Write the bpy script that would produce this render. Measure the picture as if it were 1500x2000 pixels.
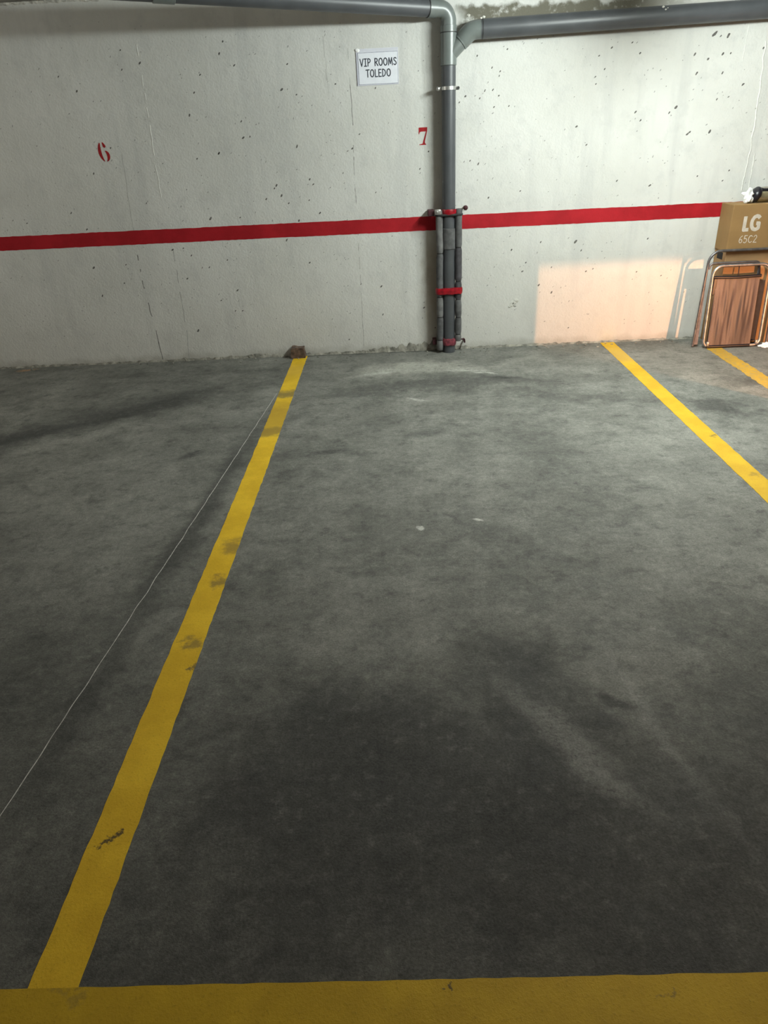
import bpy, bmesh, math, random
from mathutils import Vector, Matrix, noise as mnoise

for o in list(bpy.data.objects):
    bpy.data.objects.remove(o)
S = bpy.context.scene
COL = S.collection
random.seed(7)

# ------------------------------------------------------------------ camera
F, PITCH, ROLL, YAW = 1360.99, 0.49106, -0.05093, -0.02683
CAM = Vector((0.0, 0.0, 1.5))
D = 5.523                                     # distance of the painted wall
fw = Vector((math.sin(YAW) * math.cos(PITCH), math.cos(YAW) * math.cos(PITCH), -math.sin(PITCH)))
r0 = Vector((math.cos(YAW), -math.sin(YAW), 0.0))
u0 = r0.cross(fw)
rt = math.cos(ROLL) * r0 + math.sin(ROLL) * u0
up = -math.sin(ROLL) * r0 + math.cos(ROLL) * u0
cd = bpy.data.cameras.new('camera')
cam = bpy.data.objects.new('camera', cd)
COL.objects.link(cam)
m = Matrix.Identity(4)
for i in range(3):
    m[i][0], m[i][1], m[i][2], m[i][3] = rt[i], up[i], -fw[i], CAM[i]
cam.matrix_world = m
cd.sensor_fit = 'VERTICAL'
cd.sensor_height = 36.0
cd.lens = F / 2000.0 * 36.0
cd.clip_start = 0.05
S.camera = cam

# ------------------------------------------------------------------ light
S.view_settings.view_transform = 'Standard'
S.view_settings.look = 'None'
S.view_settings.gamma = 1.0
S.view_settings.use_curve_mapping = False
S.view_settings.exposure = 0.0

W = bpy.data.worlds.new('garage_air')
W.use_nodes = True
W.node_tree.nodes['Background'].inputs[0].default_value = (1.0, 0.93, 0.80, 1)
W.node_tree.nodes['Background'].inputs[1].default_value = 0.09
S.world = W


def lamp(name, kind, loc, power, col, radius):
    l = bpy.data.lights.new(name, kind)
    l.energy = power
    l.color = col
    l.shadow_soft_size = radius
    o = bpy.data.objects.new(name, l)
    o.location = loc
    COL.objects.link(o)
    return o


# fluorescent tube hung above the bay, square to the wall, just above the frame
def tube(x, y0, y1, z, power, col, n=5):
    """a tube gives little light along its own axis: each point of it radiates with the sine of the angle to that axis"""
    for k in range(n):
        o = lamp('tube_light', 'POINT', (x, y0 + (y1 - y0) * k / (n - 1), z), power / n, col, 0.05)
        o.data.use_nodes = True
        t = o.data.node_tree
        g = t.nodes.new('ShaderNodeNewGeometry')
        c = t.nodes.new('ShaderNodeVectorMath')
        c.operation = 'CROSS_PRODUCT'
        c.inputs[1].default_value = (0, 1, 0)
        t.links.new(g.outputs['Incoming'], c.inputs[0])
        l = t.nodes.new('ShaderNodeVectorMath')
        l.operation = 'LENGTH'
        t.links.new(c.outputs[0], l.inputs[0])
        t.links.new(l.outputs['Value'], t.nodes['Emission'].inputs['Strength'])


tube(1.60, D - 1.10, D - 2.10, 2.22, 300.0, (0.91, 1.0, 0.96))
# added fill tube out of view on the left, lifting the left wall
tube(-3.5, D - 1.40, D - 2.40, 2.22, 50.0, (1.0, 0.97, 0.86))
# turn lamp of a car parked to the right, level with the chair; its reflector cuts the beam
# off flat above and square on the left
AMB = Vector((3.15, D - 2.55, 0.40))
amber = lamp('car_turn_lamp', 'POINT', AMB, 310.0, (1.0, 0.43, 0.18), 0.012)
amber.data.use_nodes = True
_t = amber.data.node_tree
_e = _t.nodes['Emission']
_g = _t.nodes.new('ShaderNodeNewGeometry')
_s = _t.nodes.new('ShaderNodeSeparateXYZ')
_t.links.new(_g.outputs['Incoming'], _s.inputs[0])


def _cut(num, den, a, b):
    d = _t.nodes.new('ShaderNodeMath')
    d.operation = 'DIVIDE'
    _t.links.new(_s.outputs[num], d.inputs[0])
    _t.links.new(_s.outputs[den], d.inputs[1])
    r = _t.nodes.new('ShaderNodeMapRange')
    r.interpolation_type = 'SMOOTHSTEP'
    r.inputs[1].default_value, r.inputs[2].default_value = a, b
    _t.links.new(d.outputs[0], r.inputs[0])
    return r.outputs[0]


_m = _t.nodes.new('ShaderNodeMath')
_m.operation = 'MULTIPLY'
_t.links.new(_cut(0, 1, -0.799, -0.795), _m.inputs[0])
_t.links.new(_cut(2, 1, 0.098, 0.055), _m.inputs[1])
_t.links.new(_m.outputs[0], _e.inputs['Strength'])

# ------------------------------------------------------------------ node helpers


class N:
    def __init__(s, name):
        s.m = bpy.data.materials.new(name)
        s.m.use_nodes = True
        s.t = s.m.node_tree
        s.b = s.t.nodes['Principled BSDF']
        s.geo = s.t.nodes.new('ShaderNodeNewGeometry')
        s.pos = s.geo.outputs['Position']

    def put(s, sock, v):
        if isinstance(v, (int, float)):
            sock.default_value = v
        elif isinstance(v, (tuple, list)):
            sock.default_value = tuple(v) + ((1,) if len(v) == 3 and len(sock.default_value) == 4 else ())
        else:
            s.t.links.new(v, sock)

    def noise(s, scale, detail=4, rough=0.55, vec=None, stretch=None, dist=0.0):
        v = vec or s.pos
        if stretch:
            mp = s.t.nodes.new('ShaderNodeMapping')
            mp.inputs['Scale'].default_value = stretch
            s.t.links.new(v, mp.inputs['Vector'])
            v = mp.outputs[0]
        n = s.t.nodes.new('ShaderNodeTexNoise')
        n.inputs['Scale'].default_value = scale
        n.inputs['Detail'].default_value = detail
        n.inputs['Roughness'].default_value = rough
        n.inputs['Distortion'].default_value = dist
        s.t.links.new(v, n.inputs['Vector'])
        return n

    def ramp(s, v, a, b, lo=0.0, hi=1.0):
        n = s.t.nodes.new('ShaderNodeMapRange')
        n.interpolation_type = 'SMOOTHSTEP'
        s.put(n.inputs[0], v)
        for i, x in enumerate((a, b, lo, hi)):
            n.inputs[i + 1].default_value = x
        return n.outputs[0]

    def math(s, op, a, b=0.0):
        n = s.t.nodes.new('ShaderNodeMath')
        n.operation = op
        s.put(n.inputs[0], a)
        s.put(n.inputs[1], b)
        return n.outputs[0]

    def mix(s, f, a, b, mode='MIX'):
        n = s.t.nodes.new('ShaderNodeMix')
        n.data_type = 'RGBA'
        n.blend_type = mode
        s.put(n.inputs[0], f)
        s.put(n.inputs[6], a)
        s.put(n.inputs[7], b)
        return n.outputs[2]

    def vmath(s, op, a, b):
        n = s.t.nodes.new('ShaderNodeVectorMath')
        n.operation = op
        s.put(n.inputs[0], a)
        s.put(n.inputs[1], b)
        return n.outputs[0]

    def blob(s, vec, loc, rot, rad, a=1.0, b=0.35):
        """soft elliptical patch in world coordinates"""
        mp = s.t.nodes.new('ShaderNodeMapping')
        mp.vector_type = 'TEXTURE'
        mp.inputs['Location'].default_value = loc
        mp.inputs['Rotation'].default_value = rot
        mp.inputs['Scale'].default_value = rad
        s.t.links.new(vec, mp.inputs['Vector'])
        l = s.t.nodes.new('ShaderNodeVectorMath')
        l.operation = 'LENGTH'
        s.t.links.new(mp.outputs[0], l.inputs[0])
        return s.ramp(l.outputs['Value'], a, b)

    def bump(s, h, strength, dist=0.002, normal=None):
        n = s.t.nodes.new('ShaderNodeBump')
        n.inputs['Strength'].default_value = strength
        n.inputs['Distance'].default_value = dist
        s.put(n.inputs['Height'], h)
        if normal is not None:
            s.t.links.new(normal, n.inputs['Normal'])
        return n.outputs[0]

    def done(s, col=None, rough=0.8, spec=None, normal=None, metal=None):
        if col is not None:
            s.put(s.b.inputs['Base Color'], col)
        s.put(s.b.inputs['Roughness'], rough)
        if spec is not None:
            s.b.inputs['Specular IOR Level'].default_value = spec
        if metal is not None:
            s.b.inputs['Metallic'].default_value = metal
        if normal is not None:
            s.t.links.new(normal, s.b.inputs['Normal'])
        return s.m


def plain(name, col, rough=0.6, var=0.25, scale=30, metal=0.0, spec=0.5, bump=0.15):
    n = N(name)
    a = n.noise(scale, 5).outputs['Fac']
    c = n.mix(n.ramp(a, 0.3, 0.75), tuple(x * (1 - var) for x in col), tuple(min(1, x * (1 + var)) for x in col))
    return n.done(c, rough, spec, n.bump(n.noise(scale * 6, 3).outputs['Fac'], bump, 0.001), metal)


# ------------------------------------------------------------------ materials
def mat_wall():
    n = N('painted_concrete')
    wob = n.vmath('ADD', n.pos, n.vmath('MULTIPLY', n.vmath('SUBTRACT', n.noise(9, 5).outputs['Color'], (.5, .5, .5)), (.14, 0, .14)))
    big = n.noise(1.1, 5, 0.6).outputs['Fac']
    c = n.mix(n.ramp(big, 0.35, 0.7), (.62, .62, .585), (.70, .70, .67))
    streak = n.noise(3.0, 5, 0.6, stretch=(2.2, 1, 0.25)).outputs['Fac']
    c = n.mix(n.ramp(streak, 0.50, 0.70, 0, .5), c, (.54, .545, .53))
    c = n.mix(n.ramp(n.noise(7, 7, 0.7).outputs['Fac'], 0.5, 0.68, 0, .35), c, (.52, .525, .51))
    # bare mortar along the foot of the wall
    sep = n.t.nodes.new('ShaderNodeSeparateXYZ')
    n.t.links.new(wob, sep.inputs[0])
    foot = n.ramp(sep.outputs[2], 0.075, -0.01, 0, .75)
    c = n.mix(foot, c, (.30, .29, .255))
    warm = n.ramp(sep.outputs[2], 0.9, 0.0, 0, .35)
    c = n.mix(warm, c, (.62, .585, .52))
    # bare dirty mortar above the right hand pipe
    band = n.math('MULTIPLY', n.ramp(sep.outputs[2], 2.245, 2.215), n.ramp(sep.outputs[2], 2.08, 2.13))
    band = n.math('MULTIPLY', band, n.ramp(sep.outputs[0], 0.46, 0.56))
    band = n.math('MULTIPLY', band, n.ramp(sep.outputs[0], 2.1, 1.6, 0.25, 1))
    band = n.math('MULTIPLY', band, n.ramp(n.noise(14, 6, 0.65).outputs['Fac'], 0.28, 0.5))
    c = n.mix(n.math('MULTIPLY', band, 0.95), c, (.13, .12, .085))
    # darker brown patch behind the downpipe
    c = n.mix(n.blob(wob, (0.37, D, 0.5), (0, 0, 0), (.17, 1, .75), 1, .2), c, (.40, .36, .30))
    # fine dark pores
    v = n.t.nodes.new('ShaderNodeTexVoronoi')
    v.inputs['Scale'].default_value = 26
    n.t.links.new(n.pos, v.inputs['Vector'])
    sepc = n.t.nodes.new('ShaderNodeSeparateXYZ')
    n.t.links.new(v.outputs['Color'], sepc.inputs[0])
    pore = n.math('MULTIPLY', n.ramp(v.outputs['Distance'], 0.11, 0.05), n.math('GREATER_THAN', sepc.outputs[0], 0.83))
    c = n.mix(n.math('MULTIPLY', pore, 0.45), c, (.16, .155, .14))
    sm = n.ramp(n.noise(55, 5, 0.7, stretch=(1, 1, 1)).outputs['Fac'], 0.62, 0.74, 0, .22)
    c = n.mix(sm, c, (.34, .34, .32))
    b = n.bump(n.noise(75, 5, 0.6).outputs['Fac'], 0.42, 0.006)
    b = n.bump(n.noise(18, 5, .6).outputs['Fac'], 0.2, 0.014, b)
    return n.done(c, 0.72, 0.3, b)


def mat_floor():
    n = N('stained_concrete_floor')
    dn = n.vmath('SUBTRACT', n.noise(3.2, 6, 0.65).outputs['Color'], (.5, .5, .5))
    p = n.vmath('ADD', n.pos, n.vmath('MULTIPLY', dn, (.75, .75, 0)))
    p2 = n.vmath('ADD', n.pos, n.vmath('MULTIPLY', dn, (.22, .22, 0)))
    big = n.noise(0.9, 6, 0.62).outputs['Fac']
    c = n.mix(n.ramp(big, 0.3, 0.72), (.110, .112, .100), (.190, .191, .170))
    mid = n.noise(4.5, 7, 0.68).outputs['Fac']
    c = n.mix(n.ramp(mid, 0.42, 0.68, 0, .5), c, (.21, .21, .188))
    c = n.mix(n.ramp(mid, 0.48, 0.3, 0, .5), c, (.075, .077, .070))
    m2 = n.noise(11, 7, 0.7).outputs['Fac']
    c = n.mix(n.ramp(m2, 0.50, 0.66, 0, .30), c, (.235, .235, .21))
    c = n.mix(n.ramp(m2, 0.48, 0.34, 0, .45), c, (.05, .051, .048))
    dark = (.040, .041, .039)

    grain = n.ramp(n.noise(26, 7, 0.72, dist=.4).outputs['Fac'], 0.32, 0.50)

    def st(x, y, rx, ry, deg, k, vec=p, col=dark, inner=.15):
        nonlocal c
        mk = n.blob(vec, (x, y, 0), (0, 0, math.radians(deg)), (rx, ry, 1), 1, inner)
        if col is not dark and rx > .05:
            mk = n.math('MULTIPLY', mk, grain)
        c = n.mix(n.math('MULTIPLY', mk, k), c, col)
    st(-1.85, 4.28, 1.25, .36, 38, .75)          # tyre grime, left bay
    st(-2.6, 3.7, .8, .3, 30, .6)
    st(0.45, 4.62, 1.25, .22, 4, .55)            # tyre grime, middle bay
    st(-0.25, 4.45, .45, .16, -8, .5)
    st(0.16, 3.75, .22, .10, 10, .6, p2)
    st(1.2, 4.25, .5, .2, -15, .35)
    st(1.97, 3.95, .48, .14, -30, .6)
    st(2.3, 4.4, .4, .12, 0, .4)
    st(0.40, 2.55, .55, .16, -55, .35)
    st(0.0, 1.42, 1.25, .48, -3, .80)            # stains at the bay's mouth, darkened further to paint in the light's falloff
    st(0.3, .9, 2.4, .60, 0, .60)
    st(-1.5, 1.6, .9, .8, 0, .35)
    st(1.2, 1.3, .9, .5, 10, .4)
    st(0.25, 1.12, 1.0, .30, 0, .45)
    st(-0.45, 1.25, .3, .18, 30, .5)
    st(0.62, 1.57, .11, .05, -30, .75, p2)
    st(0.55, 1.48, .12, .08, -50, .6, p2)
    st(0.36, 1.75, .30, .16, -40, .5)
    st(-0.92, 2.9, .10, 1.9, -4.3, .70, p2)      # grime along the joint
    st(-0.99, 1.6, .07, .6, -4.3, .4, p2)
    st(-1.15, 3.55, .12, .07, 40, .7, p2)
    st(-1.12, 3.62, .04, .02, 40, .7, p2)
    st(-0.37, 3.55, .13, .04, 10, .6, p2)
    st(-2.93, 5.45, .12, .06, 0, .7, p2, (.42, .24, .12))
    light = (.29, .29, .255)
    st(0.15, 5.02, .75, .24, 5, 1.0, p, light)
    st(0.95, 5.1, .6, .14, 0, .35, p, light)
    st(-0.1, 4.95, .30, .05, 12, .7, p2, (.36, .36, .325))
    st(0.50, 4.93, .25, .04, -8, .7, p2, (.36, .36, .325))
    st(0.75, 4.72, .22, .05, -10, .6, p2)
    st(-2.2, 4.0, .6, .16, 30, .5, p2)
    st(0.62, 4.85, .16, .03, -20, .6, p2, (.42, .42, .38))
    st(0.15, 4.35, .12, .03, -25, .5, p2, (.42, .42, .38))
    st(0.42, 1.46, .32, .07, -52, .55, p2, (.24, .24, .22))
    st(0.50, 1.30, .25, .05, -50, .4, p2, (.24, .24, .22))
    st(0.70, 1.5, .03, .55, 8, .25, p2, (.26, .26, .24))
    st(0.085, 2.62, .022, .022, 0, .9, p2, (.5, .5, .46), .5)
    st(0.36, 2.69, .03, .015, -20, .8, p2, (.42, .42, .38), .5)
    st(0.22, 2.72, .10, .03, -50, .55, p2)
    c = n.mix(n.ramp(n.noise(22, 6, 0.7).outputs['Fac'], 0.52, 0.72, 0, .22), c, (.23, .23, .205))
    g2 = n.noise(42, 5, 0.75).outputs['Fac']
    c = n.mix(1.0, c, n.ramp(g2, 0.32, 0.68, .84, 1.16), 'MULTIPLY')
    fine = n.noise(150, 4, 0.75).outputs['Fac']
    c = n.mix(1.0, c, n.ramp(fine, 0.32, 0.68, .78, 1.22), 'MULTIPLY')
    m3 = n.noise(2.1, 6, 0.7).outputs['Fac']
    c = n.mix(1.0, c, n.ramp(m3, 0.34, 0.66, .82, 1.18), 'MULTIPLY')
    b = n.bump(n.noise(160, 4, 0.7).outputs['Fac'], 0.5, 0.004)
    b = n.bump(n.noise(7, 5).outputs['Fac'], 0.2, 0.01, b)
    return n.done(c, n.ramp(mid, 0.3, 0.7, 0.72, 0.9), 0.25, b)


def mat_paint(name, c0, c1, under, wear, grime=None):
    n = N(name)
    c = n.mix(n.ramp(n.noise(6, 6, 0.65).outputs['Fac'], 0.35, 0.68), c0, c1)
    w = n.ramp(n.noise(38, 7, 0.75).outputs['Fac'], wear, wear + 0.1, 0, .75)
    c = n.mix(w, c, under)
    c = n.mix(n.ramp(n.noise(150, 3, 0.7).outputs['Fac'], 0.56, 0.74, 0, .4), c, tuple(x * .45 for x in c0))
    if grime:
        dn = n.vmath('SUBTRACT', n.noise(14, 5, 0.7).outputs['Color'], (.5, .5, .5))
        p = n.vmath('ADD', n.pos, n.vmath('MULTIPLY', dn, (.2, .2, 0)))
        for x, y, rx, ry, k, cc in grime:
            mk = n.blob(p, (x, y, 0), (0, 0, 0), (rx, ry, 1), 1, .3)
            c = n.mix(n.math('MULTIPLY', mk, k), c, cc)
    b = n.bump(n.noise(150, 4, 0.7).outputs['Fac'], 0.4, 0.003)
    return n.done(c, 0.65, 0.3, b)


M = {}
M['wall'] = mat_wall()
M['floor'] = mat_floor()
M['ceiling'] = plain('ceiling_concrete', (.30, .29, .26), .9, .3, 8)
M['red_paint'] = mat_paint('red_wall_paint', (.33, .006, .012), (.42, .010, .018), (.5, .25, .22), .68)
M['red_stencil'] = mat_paint('red_stencil_paint', (.27, .008, .012), (.40, .014, .018), (.55, .4, .38), .62)
G = (.16, .12, .04)
M['yellow_a'] = mat_paint('yellow_line_paint', (.60, .375, .012), (.74, .48, .022), (.25, .2, .08), .69,
                          [(-.75, 4.55, .3, .10, .8, (.16, .13, .05)), (-.75, 4.12, .3, .36, .62, (.33, .21, .025)), (-.75, 3.86, .3, .10, .6, (.16, .12, .04)),
                           (-.72, 2.55, .07, .10, .6, G), (-.71, 2.28, .06, .06, .7, G), (-.74, 1.9, .05, .05, .7, G), (-.70, 1.76, .03, .03, .9, G),
                           (-.755, 1.13, .02, .018, .95, (.06, .045, .02)), (-.75, 5.1, .3, .22, .35, (.5, .33, .06))])
M['yellow_b'] = mat_paint('yellow_line_paint_clean', (.54, .325, .012), (.62, .39, .018), (.3, .25, .1), .70,
                          [(1.68, 5.15, .3, .28, .5, (.45, .31, .09)), (1.72, 3.53, .03, .02, .9, G), (1.70, 3.05, .05, .03, .5, G)])
M['yellow_c'] = mat_paint('yellow_line_paint_worn', (.42, .26, .03), (.50, .31, .03), (.27, .23, .13), .49)
M['yellow_d'] = mat_paint('yellow_line_paint_dimmed', (.43, .275, .008), (.52, .34, .012), (.2, .15, .04), .69,  # front line darkened to stand in for light falling off toward the camera
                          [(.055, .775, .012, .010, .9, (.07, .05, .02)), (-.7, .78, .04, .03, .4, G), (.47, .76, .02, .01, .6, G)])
M['joint'] = plain('pale_joint_filler', (.42, .41, .38), .9, .3, 60)
M['mortar'] = plain('rough_mortar', (.24, .23, .195), .95, .5, 16, bump=.9)
M['mortar_pale'] = plain('pale_mortar', (.60, .59, .54), .95, .3, 40, bump=.6)
M['pit'] = plain('bug_hole_shade', (.13, .125, .115), .95, .3, 60)
M['pit_faint'] = plain('bug_hole_painted', (.36, .36, .34), .95, .2, 60)
M['ridge'] = plain('painted_ridge', (.70, .70, .66), .8, .1, 60)
M['crack'] = plain('crack_shade', (.20, .195, .18), .95, .3, 60)
M['pipe'] = plain('grey_pvc', (.072, .077, .084), .42, .12, 7, spec=.5, bump=.05)
M['fitting'] = plain('pale_grey_pvc', (.15, .17, .163), .34, .10, 9, spec=.5, bump=.05)
M['rubber'] = plain('black_rubber', (.02, .02, .02), .6, .2, 30)
M['steel'] = plain('zinc_plated_steel', (.62, .62, .60), .35, .15, 60, metal=.85)
M['foam'] = plain('grey_tube_foam', (.092, .093, .095), .75, .35, 22, bump=.5)
M['foam_pale'] = plain('pale_grey_tube_foam', (.14, .14, .137), .75, .3, 22, bump=.5)
M['foam_dark'] = plain('dark_grey_tube_foam', (.065, .062, .070), .7, .35, 22, bump=.5)
M['seam_dark'] = plain('dark_tube_gap', (.018, .018, .018), .8, .2, 40)
M['strap_red'] = plain('glossy_red_paint', (.29, .006, .014), .3, .35, 40, bump=.6)
M['strap_dull'] = plain('dull_red_paint', (.20, .035, .05), .75, .45, 50, bump=.5)
M['strap_dark'] = plain('dark_red_bracket', (.05, .008, .012), .7, .3, 40)
M['rock'] = plain('dirty_brown_masonry', (.115, .075, .055), .95, .5, 35, bump=.8)
M['card'] = plain('brown_cardboard', (.28, .168, .068), .8, .07, 9, spec=.25, bump=.08)
M['card_body'] = plain('brown_cardboard_lower', (.30, .185, .09), .8, .08, 9, spec=.25, bump=.08)
M['print'] = plain('pale_print', (.58, .52, .44), .8, .1, 50)
M['black'] = plain('black_gap', (.008, .007, .007), .9, .1, 30)
M['paper'] = plain('white_paper', (.80, .82, .88), .7, .03, 30, bump=.1)
M['sleeve'] = plain('clear_sleeve_edge', (.72, .73, .80), .15, .04, 20, spec=.6, bump=.02)
M['ink'] = plain('dark_ink', (.05, .055, .075), .7, .2, 60)
M['ink_pale'] = plain('grey_border_ink', (.33, .34, .42), .7, .3, 90)
M['tack'] = plain('white_tape', (.9, .9, .9), .5, .02, 30)
M['tube'] = plain('scuffed_steel_tube', (.42, .41, .42), .38, .3, 30, metal=.8)
M['tube_dark'] = plain('dark_steel_tube', (.16, .155, .16), .4, .3, 30, metal=.6)
M['cloth'] = None
M['bronze'] = plain('bronze_film', (.30, .255, .15), .28, .35, 14, metal=.6, bump=.2)
M['bronze_pale'] = plain('pale_bronze_film', (.36, .33, .27), .4, .25, 14, metal=.4, bump=.2)
M['black_cap'] = plain('black_plastic', (.010, .009, .013), .35, .2, 30)
M['crumple'] = plain('white_crumpled_paper', (.85, .88, .88), .7, .04, 30)


def mat_cloth():
    n = N('brown_mesh_cloth')
    a = n.noise(3, 5, stretch=(9, 1, 1)).outputs['Fac']
    c = n.mix(n.ramp(a, .35, .7), (.060, .047, .046), (.120, .088, .082))
    w = n.noise(260, 2).outputs['Fac']
    c = n.mix(n.ramp(w, .45, .65, 0, .4), c, (.05, .03, .025))
    return n.done(c, 0.46, 0.5, n.bump(w, .3, .001))


M['cloth'] = mat_cloth()
M['cloth_shaded'] = plain('shaded_brown_cloth', (.028, .020, .018), .8, .25, 40)  # rear cloth darkened to paint in the shade between seat cloth and tube
M['cloth_dull'] = plain('mauve_grey_cloth', (.19, .16, .155), .8, .25, 40)

# ------------------------------------------------------------------ mesh helpers


def link(name, bm, mat, parent=None, smooth=False, label=None, kind=None):
    me = bpy.data.meshes.new(name)
    bm.normal_update()
    if smooth:
        for f in bm.faces:
            f.smooth = True
    bm.to_mesh(me)
    bm.free()
    for x in (mat if isinstance(mat, (list, tuple)) else [mat]):
        me.materials.append(x)
    if smooth:
        try:
            me.set_sharp_from_angle(angle=math.radians(50))
        except Exception:
            pass
    o = bpy.data.objects.new(name, me)
    COL.objects.link(o)
    if parent is not None:
        o.parent = parent
        o.matrix_parent_inverse = parent.matrix_world.inverted() if parent.type != 'EMPTY' else Matrix.Translation(-parent.location)
    if label:
        o['label'] = label
    if kind:
        o['kind'] = kind
    return o


def thing(name, loc, label, cat, group=None):
    o = bpy.data.objects.new(name, None)
    o.location = loc
    o.empty_display_size = 0.05
    COL.objects.link(o)
    o['label'] = label
    o['category'] = cat
    if group:
        o['group'] = group
    return o


def box(bm, lo, hi, bev=0.0, seg=2):
    r = bmesh.ops.create_cube(bm, size=1.0)
    for v in r['verts']:
        v.co = Vector([(lo[i] + hi[i]) / 2 + v.co[i] * (hi[i] - lo[i]) for i in range(3)])
    if bev:
        es = list({e for v in r['verts'] for e in v.link_edges})
        bmesh.ops.bevel(bm, geom=es, offset=bev, segments=seg, affect='EDGES', profile=.5)
    return bm


def sweep(bm, pts, rad, n=24, cap=True, closed=False):
    """tube along a polyline; rad is a number or one radius per point"""
    pts = [Vector(p) for p in pts]
    k = len(pts)
    if not hasattr(rad, '__len__'):
        rad = [rad] * k
    tang = []
    for i in range(k):
        if closed:
            a, b = pts[i - 1], pts[(i + 1) % k]
        else:
            a, b = pts[max(i - 1, 0)], pts[min(i + 1, k - 1)]
        t = (b - a)
        tang.append(t.normalized() if t.length > 1e-9 else (tang[-1] if tang else Vector((0, 0, 1))))
    nrm = tang[0].orthogonal().normalized()
    rings = []
    for i in range(k):
        if i:
            q = tang[i - 1].rotation_difference(tang[i])
            nrm = q @ nrm
        nrm = (nrm - tang[i] * nrm.dot(tang[i])).normalized()
        bn = tang[i].cross(nrm)
        rings.append([bm.verts.new(pts[i] + rad[i] * (math.cos(2 * math.pi * j / n) * nrm + math.sin(2 * math.pi * j / n) * bn)) for j in range(n)])
    for i in range(k if closed else k - 1):
        a, b = rings[i], rings[(i + 1) % k]
        off = 0
        if closed and i == k - 1:
            off = min(range(n), key=lambda o: (a[0].co - b[o].co).length)
        for j in range(n):
            bm.faces.new((a[j], a[(j + 1) % n], b[(j + 1 + off) % n], b[(j + off) % n]))
    if cap and not closed:
        bm.faces.new(rings[0][::-1])
        bm.faces.new(rings[-1])
    return bm


def fillet(pts, r, seg=8, closed=False):
    pts = [Vector(p) for p in pts]
    out = []
    k = len(pts)
    for i in range(k):
        if not closed and i in (0, k - 1):
            out.append(pts[i])
            continue
        p, a, b = pts[i], pts[i - 1], pts[(i + 1) % k]
        d1, d2 = (a - p).normalized(), (b - p).normalized()
        ang = d1.angle(d2)
        if ang > math.pi - .02:
            out.append(p)
            continue
        rr = r[i] if hasattr(r, '__len__') else r
        t = rr / math.tan(ang / 2)
        c = p + (d1 + d2).normalized() * (rr / math.sin(ang / 2))
        s, e = p + d1 * t - c, p + d2 * t - c
        tot = s.angle(e)
        for j in range(seg + 1):
            f = j / seg
            out.append(c + (math.sin((1 - f) * tot) * s + math.sin(f * tot) * e) / math.sin(tot))
    return out


def ray(px, py):
    return fw + (px - 750) / F * rt - (py - 1000) / F * up


def on_wall(px, py, y=D):
    d = ray(px, py)
    return CAM + d * (y / d.y)


def on_floor(px, py, z=0.0):
    d = ray(px, py)
    return CAM + d * ((z - CAM.z) / d.z)


def slab_poly(bm, outline, depth, axis):
    """extrude a closed outline (list of Vectors) by vector axis*depth"""
    a = [bm.verts.new(p) for p in outline]
    b = [bm.verts.new(p + axis * depth) for p in outline]
    bm.faces.new(a)
    bm.faces.new(b[::-1])
    k = len(a)
    for i in range(k):
        bm.faces.new((a[i], b[i], b[(i + 1) % k], a[(i + 1) % k]))
    bmesh.ops.recalc_face_normals(bm, faces=bm.faces)


# ------------------------------------------------------------------ the setting
bm = bmesh.new()
box(bm, (-5.5, -9.0, -0.2), (6.5, D + .25, 0.0))
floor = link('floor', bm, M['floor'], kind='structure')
bm = bmesh.new()
box(bm, (-5.5, D, 0.0), (6.5, D + .25, 2.385))
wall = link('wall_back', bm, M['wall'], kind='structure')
bm = bmesh.new()
box(bm, (-5.5, -9.0, 2.385), (6.5, D + .25, 2.6))
ceil = link('ceiling', bm, M['ceiling'], kind='structure')

# ------------------------------------------------------------------ yellow bay lines (painted, part of the floor)


def strip(p0, p1, w, step, jit, z0, z1):
    """flat painted strip on the floor with slightly ragged edges"""
    b = bmesh.new()
    p0, p1 = Vector(p0), Vector(p1)
    L = (p1 - p0).length
    t = (p1 - p0) / L
    s = Vector((-t.y, t.x, 0))
    k = max(2, int(L / step))
    prev = None
    for i in range(k + 1):
        c = p0 + t * (L * i / k)
        a = c + s * (w / 2 + random.uniform(-jit, jit))
        d = c - s * (w / 2 + random.uniform(-jit, jit))
        cur = [b.verts.new((a.x, a.y, z0)), b.verts.new((a.x, a.y, z1)), b.verts.new((d.x, d.y, z1)), b.verts.new((d.x, d.y, z0))]
        if prev:
            b.faces.new((prev[1], prev[2], cur[2], cur[1]))
            b.faces.new((prev[0], prev[1], cur[1], cur[0]))
            b.faces.new((prev[2], prev[3], cur[3], cur[2]))
        prev = cur
    bmesh.ops.recalc_face_normals(b, faces=b.faces)
    return b


XA, XB, XC = -0.747, 1.683, 2.405
link('bay_line', strip((XA, .79, 0), (XA, D - .03, 0), .106, .03, .0018, -.002, .0016), M['yellow_a'], floor, label='long yellow bay line left of centre')
link('bay_line', strip((XB, -.5, 0), (XB, D - .02, 0), .106, .03, .0018, -.002, .0016), M['yellow_b'], floor, label='bright yellow bay line on the right')
link('bay_line', strip((XC, 1.5, 0), (XC, 5.24, 0), .115, .02, .006, -.002, .0014), M['yellow_c'], floor, label='worn faint yellow bay line under the folded chair')
link('bay_line', strip((-4.0, .740, 0), (5.0, .740, 0), .109, .04, .0012, -.002, .0022), M['yellow_d'], floor, label='yellow line across the mouth of the bays')
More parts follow.
